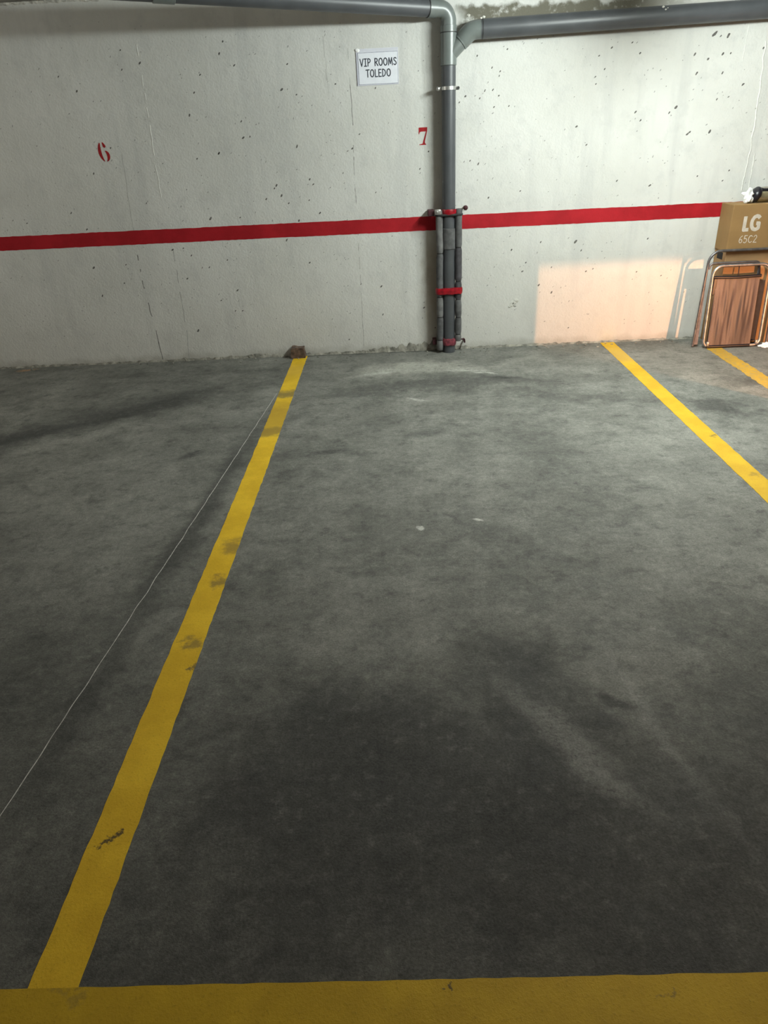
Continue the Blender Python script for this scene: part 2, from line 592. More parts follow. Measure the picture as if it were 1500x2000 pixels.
# saw-cut joint with pale filler
j0, j1 = on_floor(-30, 1640), on_floor(541, 768)
b = bmesh.new()
prev = None
for i in range(161):
    f = i / 160
    c = j0.lerp(j1, f)
    wx = .0030 + .0018 * mnoise.noise(Vector((i * .33, 3, 0)))
    ox = .004 * mnoise.noise(Vector((i * .21, 9, 0)))
    cur = [b.verts.new((c.x + ox - wx, c.y, -.001)), b.verts.new((c.x + ox, c.y, .0012)), b.verts.new((c.x + ox + wx, c.y, -.001))]
    if prev:
        b.faces.new((prev[0], prev[1], cur[1], cur[0]))
        b.faces.new((prev[1], prev[2], cur[2], cur[1]))
    prev = cur
link('floor_joint', b, M['joint'], floor, label='thin pale joint running across the grey floor')

# crumbs along the foot of the wall
b = bmesh.new()
rg = random.Random(3)
spots = [(1285, 660), (1297, 657), (1308, 658), (1318, 657), (700, 700), (760, 694), (835, 694), (950, 686), (540, 704), (470, 708), (310, 708)]
spots = [on_floor(*q) for q in spots] + [Vector((rg.uniform(-3, 2.2), D - rg.uniform(.01, .14), 0)) for _ in range(90)]
for q in spots:
    r = bmesh.ops.create_icosphere(b, subdivisions=1, radius=rg.uniform(.002, .009))
    sc = Vector((rg.uniform(.7, 1.5), rg.uniform(.7, 1.4), rg.uniform(.5, .9)))
    for v in r['verts']:
        v.co = Vector((v.co.x * sc.x, v.co.y * sc.y, v.co.z * sc.z)) * rg.uniform(.85, 1.15) + Vector((q.x, min(q.y, D - .01), .003))
link('grit', b, M['mortar'], floor, kind='stuff')

# ------------------------------------------------------------------ wall parts


def ribbon_h(x0, x1, z0, z1, jit, th):
    b = bmesh.new()
    k = int((x1 - x0) / .025)
    prev = None
    for i in range(k + 1):
        x = x0 + (x1 - x0) * i / k
        a = z0 + jit * mnoise.noise(Vector((x * 3, 1, 0))) + jit * .6 * random.uniform(-1, 1)
        c = z1 + jit * mnoise.noise(Vector((x * 3, 7, 0))) + jit * .6 * random.uniform(-1, 1)
        cur = [b.verts.new((x, D + .002, a)), b.verts.new((x, D - th, a)), b.verts.new((x, D - th, c)), b.verts.new((x, D + .002, c))]
        if prev:
            for q in range(3):
                b.faces.new((prev[q], prev[q + 1], cur[q + 1], cur[q]))
        prev = cur
    bmesh.ops.recalc_face_normals(b, faces=b.faces)
    return b


link('painted_stripe', ribbon_h(-5.2, 6.2, .8885, .985, .0022, .0012), M['red_paint'], wall, label='red painted stripe along the whole wall')


def seam(pts, wid, th, mat, lab=None, jit=.5, drop=0.0, step=.02):
    """raised or dark vertical line left by the formwork, in wall coordinates taken at (x, z) points"""
    b = bmesh.new()
    prev = None
    q = []
    for (a, c) in zip(pts[:-1], pts[1:]):
        L = (Vector(c) - Vector(a)).length
        k = max(1, int(L / step))
        for i in range(k):
            q.append(Vector(a).lerp(Vector(c), i / k))
    q.append(Vector(pts[-1]))
    for i, p in enumerate(q):
        w = wid * (1 + jit * mnoise.noise(Vector((p.y * 40, p.x * 9, 2)))) * .5
        ox = wid * .8 * mnoise.noise(Vector((p.y * 14, p.x * 5, 5)))
        if drop and mnoise.noise(Vector((p.y * 17, p.x * 3, 11))) < drop - .5:
            prev = None
            continue
        cur = [b.verts.new((p.x + ox - w, D + .001, p.y)), b.verts.new((p.x + ox, D - th, p.y)), b.verts.new((p.x + ox + w, D + .001, p.y))]
        if prev:
            b.faces.new((prev[0], prev[1], cur[1], cur[0]))
            b.faces.new((prev[1], prev[2], cur[2], cur[1]))
        prev = cur
    bmesh.ops.recalc_face_normals(b, faces=b.faces)
    for f in b.faces:
        if f.normal.y > 0:
            f.normal_flip()
    return link('formwork_seam', b, mat, wall, label=lab)


def wz(*pp):
    return [(on_wall(*p).x, on_wall(*p).z) for p in pp]


seam(wz((265, 70), (273, 125), (290, 230), (302, 310), (314, 385)), .011, .0022, M['ridge'], drop=.32, jit=.9)
seam(wz((238, 300), (262, 460)), .006, .0012, M['pit_faint'])
seam(wz((268, 492), (285, 580), (303, 640), (318, 702)), .012, .0012, M['crack'], drop=.30, jit=.9)
seam(wz((338, 488), (352, 570), (364, 640), (370, 702)), .009, .0010, M['pit_faint'], drop=.35)
seam(wz((678, 80), (684, 165)), .006, .0008, M['pit_faint'], drop=.3)
seam(wz((684, 165), (687, 205), (689, 245)), .007, .0012, M['crack'])
seam(wz((689, 245), (692, 345), (698, 420)), .006, .0010, M['crack'], drop=.40, jit=1.2, step=.008)
seam(wz((699, 455), (705, 560), (709, 640), (711, 680)), .0045, .0010, M['crack'], drop=.22, jit=.9, step=.008)
seam(wz((631, 70), (634, 120), (641, 187)), .004, .0008, M['crack'], drop=.4)
seam(wz((636, 110), (642, 187)), .004, .0008, M['pit_faint'])
seam(wz((1496, 80), (1480, 200), (1466, 290), (1448, 372)), .012, .004, M['ridge'])
seam(wz((1464, 44), (1450, 120)), .006, .003, M['ridge'])
seam(wz((1474, 300), (1462, 372)), .012, .003, M['ridge'])

# bug holes in the concrete
PITS = [(114, 150, 5), (150, 178, 7), (72, 285, 4), (235, 98, 5), (238, 136, 6), (273, 123, 8), (435, 81, 5), (391, 146, 6), (379, 181, 6), (370, 225, 7), (385, 310, 5), (427, 300, 6),
        (286, 397, 5), (139, 416, 6), (53, 436, 5), (170, 448, 6), (411, 427, 9), (183, 339, 6), (170, 343, 4), (216, 289, 5), (550, 175, 8), (579, 185, 5), (590, 188, 4), (655, 164, 5), (471, 237, 6),
        (487, 239, 4), (475, 269, 7), (488, 267, 5), (428, 299, 6), (580, 286, 8), (609, 206, 4), (644, 218, 4), (702, 262, 5), (688, 290, 6), (679, 295, 5), (653, 301, 4), (670, 338, 5), (550, 382, 8),
        (564, 397, 6), (520, 389, 6), (540, 362, 7), (536, 368, 5), (734, 376, 5), (745, 367, 4), (625, 416, 7), (584, 431, 7), (469, 425, 5), (532, 430, 4), (604, 391, 5), (774, 273, 4), (770, 197, 4),
        (733, 172, 5), (837, 296, 5), (428, 105, 6), (457, 128, 6), (561, 125, 5), (961, 132, 5), (977, 139, 5), (975, 148, 5), (947, 177, 6), (963, 175, 6), (909, 188, 6), (897, 200, 5), (937, 192, 5),
        (974, 187, 5), (965, 209, 6), (994, 207, 5), (1005, 208, 4), (1170, 109, 5), (1250, 104, 6), (1235, 83, 5), (1181, 135, 5), (1163, 150, 5), (1164, 164, 5), (1195, 93, 7), (1241, 219, 7), (1251, 235, 6),
        (1126, 247, 7), (1103, 253, 4), (1145, 283, 6), (934, 320, 7), (918, 314, 5), (954, 386, 6), (1087, 351, 4), (1016, 373, 5), (1205, 353, 6), (1269, 362, 8), (1244, 256, 4), (991, 96, 5), (932, 109, 5),
        (1396, 66, 13), (1408, 70, 5), (1423, 69, 10), (1357, 106, 8), (1383, 115, 7), (1412, 105, 8), (1427, 104, 5), (1361, 143, 8), (1411, 142, 7), (1451, 165, 8), (1320, 210, 9), (1400, 194, 6),
        (1307, 220, 7), (1347, 258, 6), (1342, 262, 9), (1386, 257, 10), (1423, 189, 5), (1372, 176, 4), (1424, 333, 5), (1411, 353, 5), (1362, 344, 5), (1491, 94, 6), (183, 523, 8), (200, 578, 7),
        (366, 544, 6), (358, 485, 5), (444, 508, 5), (374, 499, 6), (395, 523, 5), (409, 522, 5), (387, 646, 9), (432, 587, 6), (337, 488, 8), (243, 553, 5), (246, 517, 5), (560, 469, 8), (605, 513, 7),
        (464, 567, 7), (653, 497, 4), (460, 607, 5), (474, 607, 5), (705, 555, 5), (745, 559, 7), (766, 461, 4), (748, 614, 6), (828, 601, 7), (682, 663, 5), (584, 641, 4), (678, 608, 4), (549, 549, 4),
        (569, 563, 4), (1056, 473, 6), (1124, 472, 10), (1135, 489, 6), (999, 488, 6), (1265, 466, 6), (1077, 522, 5), (1158, 525, 5), (1144, 530, 6), (1052, 557, 8), (1077, 571, 8), (1291, 538, 5),
        (1243, 531, 5), (1027, 513, 5), (1020, 530, 6), (1284, 589, 4), (1080, 560, 4), (1110, 640, 5), (820, 330, 5), (850, 640, 5), (605, 350, 7), (612, 360, 7)]


def pit(b, x, z, ln, wd, ang, rg, y=.0006):
    k = 8
    vs = []
    for i in range(k):
        t = 2 * math.pi * i / k
        a, c = ln * math.cos(t) * rg.uniform(.7, 1.15), wd * math.sin(t) * rg.uniform(.7, 1.15)
        vs.append(b.verts.new((x + a * math.cos(ang) - c * math.sin(ang), D - y, z + a * math.sin(ang) + c * math.cos(ang))))
    f = b.faces.new(vs)
    f.normal_update()
    if f.normal.y > 0:
        f.normal_flip()


b, bf = bmesh.new(), bmesh.new()
rg = random.Random(11)
for x, y, s in PITS:
    p = on_wall(x, y)
    ln = s / 285 * .46
    pit(b if s >= 5 else bf, p.x, p.z, ln, ln * rg.uniform(.4, .6), math.radians(rg.uniform(30, 65)), rg)
for _ in range(520):
    x, z = rg.uniform(-3, 2.7), rg.uniform(.1, 2.15)
    pit(bf, x, z, rg.uniform(.003, .009), rg.uniform(.002, .004), math.radians(rg.uniform(25, 70)), rg, .0004)
for _ in range(90):
    x, z = rg.uniform(-3, 2.7), rg.uniform(.1, 2.15)
    pit(b, x, z, rg.uniform(.0015, .004), rg.uniform(.001, .002), math.radians(rg.uniform(25, 70)), rg)
link('bug_hole', b, M['pit'], wall, kind='stuff')
link('shallow_bug_hole', bf, M['pit_faint'], wall, kind='stuff')
# plugged anchor hole: white dab with a dark dot
p = on_wall(1003, 592)
b = bmesh.new()
for k in range(5):
    r = bmesh.ops.create_icosphere(b, subdivisions=2, radius=1)
    ox, oz, s = [(0, 0, .026), (.022, .018, .018), (-.018, -.016, .016), (.012, -.02, .012), (-.03, -.026, .012)][k]
    for v in r['verts']:
        v.co = Vector((p.x + ox + v.co.x * s, D + v.co.y * .004, p.z + oz + v.co.z * s * .8))
link('plaster_dab', b, M['mortar_pale'], wall, True)
b = bmesh.new()
pit(b, p.x - .004, p.z, .008, .005, .6, rg, .0046)
link('anchor_hole', b, M['pit'], wall)


# rough mortar fillet between wall and floor
def bead(x0, x1, zb, hgt, dep, mat, seed, flip=1, gap=None, lab=None):
    b = bmesh.new()
    prev = None
    k = int((x1 - x0) / .012)
    for i in range(k + 1):
        x = x0 + (x1 - x0) * i / k
        h = hgt * (.45 + .9 * abs(mnoise.noise(Vector((x * 5, seed, 0)))) + .5 * mnoise.noise(Vector((x * 27, seed, 4))))
        d = dep * (.55 + .7 * abs(mnoise.noise(Vector((x * 4, seed + 20, 0)))) + .4 * mnoise.noise(Vector((x * 31, seed, 9))))
        if gap:
            h *= gap(x)
        h, d = max(h, .002), max(d, .002)
        row = [(D + .003, zb + flip * h), (D - d * .25, zb + flip * h * .8), (D - d * .55, zb + flip * h * .42), (D - d, zb + flip * .0005 - (flip * .003))]
        cur = [b.verts.new((x + random.uniform(-.003, .003), yy + random.uniform(-.002, .001), zz + random.uniform(-.002, .002))) for yy, zz in row]
        if prev:
            for q in range(3):
                b.faces.new((prev[q], prev[q + 1], cur[q + 1], cur[q]))
        prev = cur
    bmesh.ops.recalc_face_normals(b, faces=b.faces)
    return link(lab, b, mat, kind='structure')


bead(-5.4, 6.4, 0, .036, .034, M['mortar'], 2, gap=lambda x: .6 + 2.3 * math.exp(-((x - .15) / .3) ** 2) + .5 * math.exp(-((x + 1.1) / .35) ** 2), lab='baseboard_back')
bead(-5.4, .1, 2.385, .030, .022, M['mortar_pale'], 31, flip=-1, lab='trim_1')


# dark gap where the floor slab has come away from the mortar
b = bmesh.new()
prev = None
for i in range(110):
    x = -.70 + i * .0105
    yc = D - .036 + .005 * mnoise.noise(Vector((x * 9, 3, 0)))
    w = .006 * max(.1, .7 + mnoise.noise(Vector((x * 16, 8, 0))))
    cur = [b.verts.new((x, yc - w, .0006)), b.verts.new((x, yc, .0012)), b.verts.new((x, yc + w, .0006))]
    if prev:
        b.faces.new((prev[0], prev[1], cur[1], cur[0]))
        b.faces.new((prev[1], prev[2], cur[2], cur[1]))
    prev = cur
bmesh.ops.recalc_face_normals(b, faces=b.faces)
for f in b.faces:
    if f.normal.z < 0:
        f.normal_flip()
link('floor_gap', b, M['seam_dark'], floor)

# ------------------------------------------------------------------ stencilled numbers
def glyph(name, polys, ox, oz, sc, label):
    b = bmesh.new()
    for poly in polys:
        slab_poly(b, [Vector((ox + x * sc, D - .0012, oz + y * sc)) for x, y in poly], .0022, Vector((0, 1, 0)))
    return link(name, b, M['red_stencil'], wall, label=label)


def smooth_poly(pts, n=5):
    """closed Catmull-Rom through pts"""
    out = []
    k = len(pts)
    for i in range(k):
        p0, p1, p2, p3 = (Vector(pts[(i + j - 1) % k]) for j in range(4))
        for s in range(n):
            t = s / n
            out.append(.5 * ((2 * p1) + (p2 - p0) * t + (2 * p0 - 5 * p1 + 4 * p2 - p3) * t * t + (3 * p1 - p0 - 3 * p2 + p3) * t ** 3))
    return [(v.x, v.y) for v in out]


# 7: heavy bar, thin neck swelling into the stem, flat foot
H7 = .108
p7 = on_wall(826, 266)
seven = [[(-.26, .50), (-.27, .44), (-.27, .12), (-.24, .12), (-.20, .23), (-.10, .265), (.20, .265), (.02, -.26), (-.03, -.42), (-.25, -.47), (-.25, -.50),
          (.20, -.50), (.20, -.47), (.13, -.40), (.12, -.30), (.28, .30), (.29, .50)]]
glyph('stencil_number', seven, p7.x, p7.z, H7, 'red stencilled 7')
# 6: fat left crescent, top dot, right crescent, with stencil bridges between
H6 = .121
p6 = on_wall(203, 297)
left = smooth_poly([(-.13, .49), (-.22, .38), (-.285, .15), (-.28, -.08), (-.20, -.30), (-.07, -.46), (.0, -.49), (-.03, -.40), (-.08, -.22), (-.11, .0), (-.12, .22), (-.105, .42)])
dot = smooth_poly([(.02, .50), (.09, .47), (.17, .36), (.19, .27), (.14, .22), (.05, .25), (.025, .36)])
right = smooth_poly([(.10, .06), (.20, .05), (.30, -.04), (.345, -.18), (.32, -.34), (.23, -.46), (.11, -.50), (.15, -.42), (.175, -.30), (.17, -.14), (.13, -.02)])
glyph('stencil_number', [left, dot, right], p6.x - .004, p6.z, H6, 'red stencilled 6')

# ------------------------------------------------------------------ stroke lettering
STROKES = {
    'V': (.62, [[(.02, 1), (.31, 0), (.60, 1)]]),
    'I': (.46, [[(.02, 1), (.44, 1)], [(.23, 1), (.23, 0)], [(.02, 0), (.44, 0)]]),
    'P': (.52, [[(.06, 0), (.06, 1)], [(.06, .98), (.28, 1), (.46, .88), (.50, .72), (.42, .55), (.25, .46), (.06, .46)]]),
    'R': (.58, [[(.06, 0), (.06, 1)], [(.06, .98), (.28, 1), (.46, .9), (.50, .74), (.40, .58), (.24, .5), (.06, .48)], [(.22, .48), (.58, 0)]]),
    'O': (.70, [[(.35 + .31 * math.cos(t * math.pi / 10), .5 + .49 * math.sin(t * math.pi / 10)) for t in range(21)]]),
    'M': (.80, [[(.04, 0), (.16, 1), (.40, .18), (.64, 1), (.76, 0)]]),
    'S': (.56, [[(.50, .86), (.38, .98), (.22, .98), (.08, .86), (.10, .68), (.26, .55), (.44, .42), (.50, .22), (.38, .04), (.18, .02), (.04, .14)]]),
    'T': (.60, [[(.0, .98), (.60, 1)], [(.30, 1), (.30, 0)]]),
    'L': (.50, [[(.06, 1), (.06, 0), (.48, .02)]]),
    'E': (.52, [[(.48, .98), (.06, 1), (.06, 0), (.50, .02)], [(.06, .52), (.42, .52)]]),
    'D': (.66, [[(.06, 0), (.06, 1), (.30, .96), (.52, .78), (.60, .5), (.50, .22), (.30, .05), (.06, 0)]]),
    'G': (.78, [[(.70, .83), (.56, .96), (.40, 1.0), (.20, .92), (.06, .70), (.03, .48), (.08, .24), (.22, .06), (.42, 0), (.60, .05), (.68, .12), (.68, .46), (.44, .46)]]),
    '6': (.56, [[(.46, .98), (.26, .84), (.10, .56), (.06, .28), (.18, .04), (.36, .03), (.50, .2), (.46, .42), (.30, .5), (.12, .40)]]),
    '5': (.54, [[(.48, 1), (.12, 1), (.08, .56), (.28, .62), (.46, .5), (.50, .28), (.38, .06), (.2, .0), (.04, .1)]]),
    'C': (.60, [[(.56, .84), (.40, .98), (.22, .94), (.08, .72), (.05, .45), (.12, .16), (.28, .02), (.44, .04), (.56, .16)]]),
    '2': (.54, [[(.06, .78), (.16, .95), (.34, 1), (.48, .84), (.46, .64), (.28, .36), (.05, .02), (.52, .02)]]),
}


def text_bm(lines, height, pen, face_y, spacing=.16, round_cap=True):
    """lines: (string, centre x, base z, width or None). Flat strokes on a plane of constant y, facing the camera side."""
    b = bmesh.new()
    lift = 0
    for s, cx, bz, width in lines:
        adv = [(.45 if ch == ' ' else STROKES[ch][0]) for ch in s]
        tot = sum(adv) + spacing * (len(s) - 1)
        sx = (width / tot) if width else height
        x = cx - tot * sx / 2
        for ch, a in zip(s, adv):
            if ch != ' ':
                for line in STROKES[ch][1]:
                    pts = [Vector((x + px * sx, bz + pz * height)) for px, pz in line]
                    for p, q in zip(pts[:-1], pts[1:]):
                        d = (q - p)
                        if d.length < 1e-6:
                            continue
                        d.normalize()
                        nn = Vector((-d.y, d.x)) * pen / 2
                        lift = (lift + 1) % 7
                        y = face_y - lift * 2e-5
                        vs = [b.verts.new((v.x, y, v.y)) for v in (p - nn, q - nn, q + nn, p + nn)]
                        b.faces.new(vs)
                    for p in (pts if round_cap else pts[1:-1]):
                        lift = (lift + 1) % 7
                        y = face_y - lift * 2e-5
                        b.faces.new([b.verts.new((p.x + pen / 2 * math.cos(t * math.pi / 5), y, p.y + pen / 2 * math.sin(t * math.pi / 5))) for t in range(10)])
            x += (a + spacing) * sx
    for f in b.faces:
        f.normal_update()
        if f.normal.y > 0:
            f.normal_flip()
    return b


# ------------------------------------------------------------------ sign
sx0, sx1 = -.182, .100
sz0, sz1 = 1.822, 2.032
sign = thing('paper_sign', (-.04, D - .003, 1.822), 'white paper sign with two lines of dark capitals in a clear sleeve on the wall', 'sign')
b = bmesh.new()
box(b, (sx0, D - .0035, sz0), (sx1, D - .0005, sz1), .0008, 1)
link('plastic_sleeve', b, M['sleeve'], sign)
b = bmesh.new()
box(b, (sx0 + .014, D - .0050, sz0 + .006), (sx1 - .003, D - .0030, sz1 - .022), .0004, 1)
link('paper_sheet', b, M['paper'], sign)
b = bmesh.new()
y = D - .0053
for (x0, z0, x1, z1) in [(sx0 + .015, sz1 - .024, sx1 - .003, sz1 - .0215), (sx0 + .015, sz0 + .006, sx1 - .003, sz0 + .0085), (sx0 + .0135, sz0 + .006, sx0 + .0160, sz1 - .022),
                         (sx1 - .0050, sz0 + .006, sx1 - .0030, sz1 - .022), (sx0 + .003, sz0 + .002, sx0 + .005, sz1 - .02)]:
    box(b, (x0, y, z0), (x1, y + .0015, z1))
link('printed_border', b, M['ink_pale'], sign)
link('lettering', text_bm([('VIP ROOMS', -.034, 1.9335, .245), ('TOLEDO', -.036, 1.871, .165)], .041, .0062, D - .0056), M['ink'], sign)
b = bmesh.new()
r = bmesh.ops.create_icosphere(b, subdivisions=2, radius=1)
for v in r['verts']:
    v.co = Vector((sx0 + .012 + v.co.x * .016 * (1 + .2 * v.co.z), D - .004 + v.co.y * .004, sz1 - .008 + v.co.z * .012 + v.co.x * -.002))
link('tape_dab', b, M['tack'], sign, True)

# ------------------------------------------------------------------ drain pipe
PX, PY, PR = .430, D - .076, .0475
drain = thing('drain_pipe', (PX, PY, 0), 'grey plastic drain pipe running down the wall beside the red 7, branching left and right', 'pipe')
b = bmesh.new()
sweep(b, [(PX, PY, .0), (PX, PY, 1.935)], PR, 32)
link('downpipe', b, M['pipe'], drain, True)
b = bmesh.new()
sweep(b, [(PX, PY, .765), (PX, PY, .768), (PX, PY, .905), (PX, PY, .908)], [PR, PR + .006, PR + .006, PR], 32)
link('pipe_coupling', b, M['foam'], drain, True)
# wye
Ce = Vector((PX, PY, 2.212))
bs = Vector((PX, PY, 1.962))
be = Vector((PX + .150, PY + .004, 2.097))
b = bmesh.new()
sweep(b, [(PX, PY, 1.905), (PX, PY, 1.908), (PX, PY, 2.085), (PX, PY, 2.088)], [PR, PR + .005, PR + .005, PR], 32)
bd = (be - bs).normalized()
sweep(b, [bs, bs + bd * .135], [.0475, .0475], 28)
sweep(b, [bs + bd * .10, bs + bd * .102, bs + bd * .138, bs + bd * .140], [.0475, .0525, .0525, .0475], 28)
link('wye_fitting', b, M['fitting'], drain, True)
# elbow on top, turning left and out from the wall
ldir = Vector((-1.414, -.62, .048)).normalized()
pts = fillet([(PX, PY, 2.075), Ce, Ce + ldir * .150], .068, 12)
b = bmesh.new()
sweep(b, pts, PR + .0015, 32)
e1 = Ce + ldir * .150
sweep(b, [e1 - ldir * .055, e1 - ldir * .053, e1, e1 + ldir * .002], [PR, PR + .006, PR + .006, PR], 32)
sweep(b, [(PX, PY, 2.088), (PX, PY, 2.090), (PX, PY, 2.125), (PX, PY, 2.127)], [PR, PR + .005, PR + .005, PR], 32)
link('elbow', b, M['fitting'], drain, True)
b = bmesh.new()
sweep(b, [Ce + ldir * .10, Ce + ldir * 2.5], PR + .002, 32)
link('left_branch_pipe', b, M['pipe'], drain, True)
b = bmesh.new()
sweep(b, [e1 + ldir * .0005, e1 + ldir * .005], PR + .0045, 32)
link('rubber_seal', b, M['rubber'], drain, True)
b = bmesh.new()
sweep(b, [(PX, PY, 2.0865), (PX, PY, 2.0900)], PR + .0060, 32)
link('rubber_seal', b, M['rubber'], drain, True)
b = bmesh.new()
a0 = Ce + ldir * 1.72
sweep(b, [a0, a0 + ldir * .003, a0 + ldir * .12, a0 + ldir * .123], [PR + .002, PR + .007, PR + .007, PR + .002], 32)
link('pipe_coupling', b, M['fitting'], drain, True)
# right elbow and right branch
r1, r2 = Vector((.637, D - .084, 2.0965)), Vector((4.6, D - .078, 2.153))
rdir = (r2 - r1).normalized()
cr = Vector((.575, D - .082, 2.093))
pts = fillet([bs + bd * .120, cr, r1 + rdir * .01], .09, 10)
b = bmesh.new()
sweep(b, pts, .0540, 32)
link('elbow', b, M['fitting'], drain, True)
b = bmesh.new()
sweep(b, [r1 + rdir * .0, r2], .0555, 32)
link('right_branch_pipe', b, M['pipe'], drain, True)
b = bmesh.new()
sweep(b, [r1 + rdir * .008, r1 + rdir * .012], .0570, 32)
link('rubber_seal', b, M['rubber'], drain, True)
# white splashes on the right pipe
b = bmesh.new()
for px, py, s in [(1296, 13, .010), (1301, 18, .007), (1305, 15, .005), (945, 33, .012), (940, 35, .009), (915, 30, .014)]:
    p = on_wall(px, py, D - .084 - .052)
    r = bmesh.ops.create_icosphere(b, subdivisions=1, radius=s)
    for v in r['verts']:
        v.co = Vector((p.x + v.co.x, p.y + v.co.y * .6 + .004, p.z + v.co.z * .7))
link('plaster_splash', b, M['mortar_pale'], drain, kind='stuff')
# metal clamp
CZ = 1.778
b = bmesh.new()
sweep(b, [(PX, PY, CZ - .011), (PX, PY, CZ - .010), (PX, PY, CZ + .010), (PX, PY, CZ + .011)], [PR, PR + .0035, PR + .0035, PR], 32)
box(b, (PX - PR - .034, PY - .004, CZ - .011), (PX - PR + .004, PY + .004, CZ + .011), .002)
box(b, (PX + PR - .004, PY - .004, CZ - .011), (PX + PR + .024, PY + .004, CZ + .011), .002)
clamp = link('pipe_clamp', b, M['steel'], drain, True)
b = bmesh.new()
sweep(b, [(PX - PR - .024, PY - .016, CZ), (PX - PR - .024, PY - .012, CZ), (PX - PR - .024, PY - .004, CZ), (PX - PR - .024, D - .0005, CZ)], [.008, .0125, .0115, .004], 14)
link('clamp_screw', b, M['steel'], clamp, True)
b = bmesh.new()
sweep(b, [(PX + PR + .016, PY - .012, CZ), (PX + PR + .016, PY - .004, CZ), (PX + PR + .016, D - .0005, CZ)], [.009, .009, .004], 14)
link('clamp_screw', b, M['rubber'], clamp, True)

# ------------------------------------------------------------------ tube guard strapped to the foot of the pipe
guard = thing('pipe_guard', (PX, PY - .02, 0), 'grey padded tubes strapped with red bands around the foot of the drain pipe', 'pipe guard')
TR = .0255
GY = PY - .023


def guard_tube(x, cuts, mats, seed):
    rg = random.Random(seed)
    for k, (z0, z1) in enumerate(zip(cuts[:-1], cuts[1:])):
        b = bmesh.new()
        n = max(3, int((z1 - z0) / .02))
        pts, rad = [], []
        for i in range(n + 1):
            z = z0 + .003 + (z1 - z0 - .006) * i / n
            pts.append((x + .004 * mnoise.noise(Vector((seed, z * 6, 0))), GY + .003 * mnoise.noise(Vector((seed, z * 6, 8))), z))
            rr = TR * (1 + .07 * mnoise.noise(Vector((z * 40, seed, 0))))
            if i in (0, n):
                rr *= .86
            rad.append(rr)
        sweep(b, pts, rad, 18)
        link('tube_segment', b, mats[k % len(mats)], guard, True)
    b = bmesh.new()
    sweep(b, [(x, GY, cuts[0] + .004), (x, GY, cuts[-1] - .004)], TR * .78, 14)
    link('tube_core', b, M['seam_dark'], guard, True)


guard_tube(PX - .0695, [.02, .10, .275, .425, .738, 1.035], [M['foam_pale'], M['foam'], M['foam_pale'], M['foam'], M['foam_pale']], 4)
guard_tube(PX + .0695, [.085, .14, .27, .405, .535, .775, 1.040], [M['foam_pale'], M['foam'], M['foam'], M['foam_dark'], M['foam_dark'], M['foam']], 9)


def hull_band(z0, z1, grow, n=14, wob=0.0, seed=0):
    """band that wraps the pipe and both tubes"""
    L, R = PX - .0695, PX + .0695
    rr = TR + grow
    ring = []
    for i in range(n + 1):
        t = math.pi * .5 + math.pi * i / n
        ring.append((L + rr * math.cos(t), GY + rr * math.sin(t)))
    for i in range(1, n):                    # bulge over the pipe in the middle
        f = i / n
        x = L + (R - L) * f
        ring.append((x, GY - rr - (.006) * math.sin(math.pi * f) ** .8))
    for i in range(n + 1):
        t = -math.pi * .5 + math.pi * i / n
        ring.append((R + rr * math.cos(t), GY + rr * math.sin(t)))
    b = bmesh.new()
    rows = []
    levels = 5
    for k in range(levels):
        f = k / (levels - 1)
        row = []
        for i, (x, y) in enumerate(ring):
            e = wob * mnoise.noise(Vector((i * .45, seed, k * .3)))
            e2 = wob * mnoise.noise(Vector((i * .45, seed + 5, 0)))
            bul = .004 * math.sin(math.pi * f)
            cx, cy = PX, GY
            d = Vector((x - cx, y - cy)).normalized()
            row.append(b.verts.new((x + d.x * (bul + e * .3), y + d.y * (bul + e * .3), z0 + (z1 - z0) * f + e2 * (1 if k in (0, levels - 1) else .4))))
        rows.append(row)
    k = len(ring)
    for a, c in zip(rows[:-1], rows[1:]):
        for i in range(k):
            b.faces.new((a[i], a[(i + 1) % k], c[(i + 1) % k], c[i]))
    b.faces.new(rows[0][::-1])
    b.faces.new(rows[-1])
    bmesh.ops.recalc_face_normals(b, faces=b.faces)
    return b


# middle band: fat, bright and sloppy
link('strap', hull_band(.448, .492, .004, wob=.007, seed=3), M['strap_red'], guard, True, label='thick glossy red middle band')
# top band: dark tape, red on the pipe, ears at both ends
st = link('strap', hull_band(.992, 1.006, .002, wob=.002, seed=8), M['seam_dark'], guard, True, label='dark top band')


def pipe_patch(z0, z1, rad, a0, a1, mat, name, lab, wob, seed, parent):
    """patch of a cylinder around the pipe, facing the room"""
    b = bmesh.new()
    n = 14
    rows = []
    for zz in range(5):
        row = []
        for i in range(n + 1):
            t = math.radians(a0 + (a1 - a0) * i / n)
            z = z0 + (z1 - z0) * zz / 4
            if zz in (0, 4):
                z += wob * mnoise.noise(Vector((i * .6, seed, zz)))
            q = rad + .003 * math.sin(math.pi * zz / 4)
            row.append((PX + q * math.cos(t), PY + q * math.sin(t), z))
        rows.append(row)
    outer = [[b.verts.new(p) for p in r] for r in rows]
    inner = [[b.verts.new((PX + (p[0] - PX) * .9, PY + (p[1] - PY) * .9, p[2])) for p in r] for r in rows]
    for a, c in zip(outer[:-1], outer[1:]):
        for i in range(n):
            b.faces.new((a[i], a[i + 1], c[i + 1], c[i]))
    for i in range(n):
        b.faces.new((outer[0][i], inner[0][i], inner[0][i + 1], outer[0][i + 1]))
        b.faces.new((outer[-1][i], outer[-1][i + 1], inner[-1][i + 1], inner[-1][i]))
    for s in (0, n):
        for a, c in zip(range(4), range(1, 5)):
            b.faces.new((outer[a][s], outer[c][s], inner[c][s], inner[a][s]))
    bmesh.ops.recalc_face_normals(b, faces=b.faces)
    return link(name, b, mat, parent, True, label=lab)


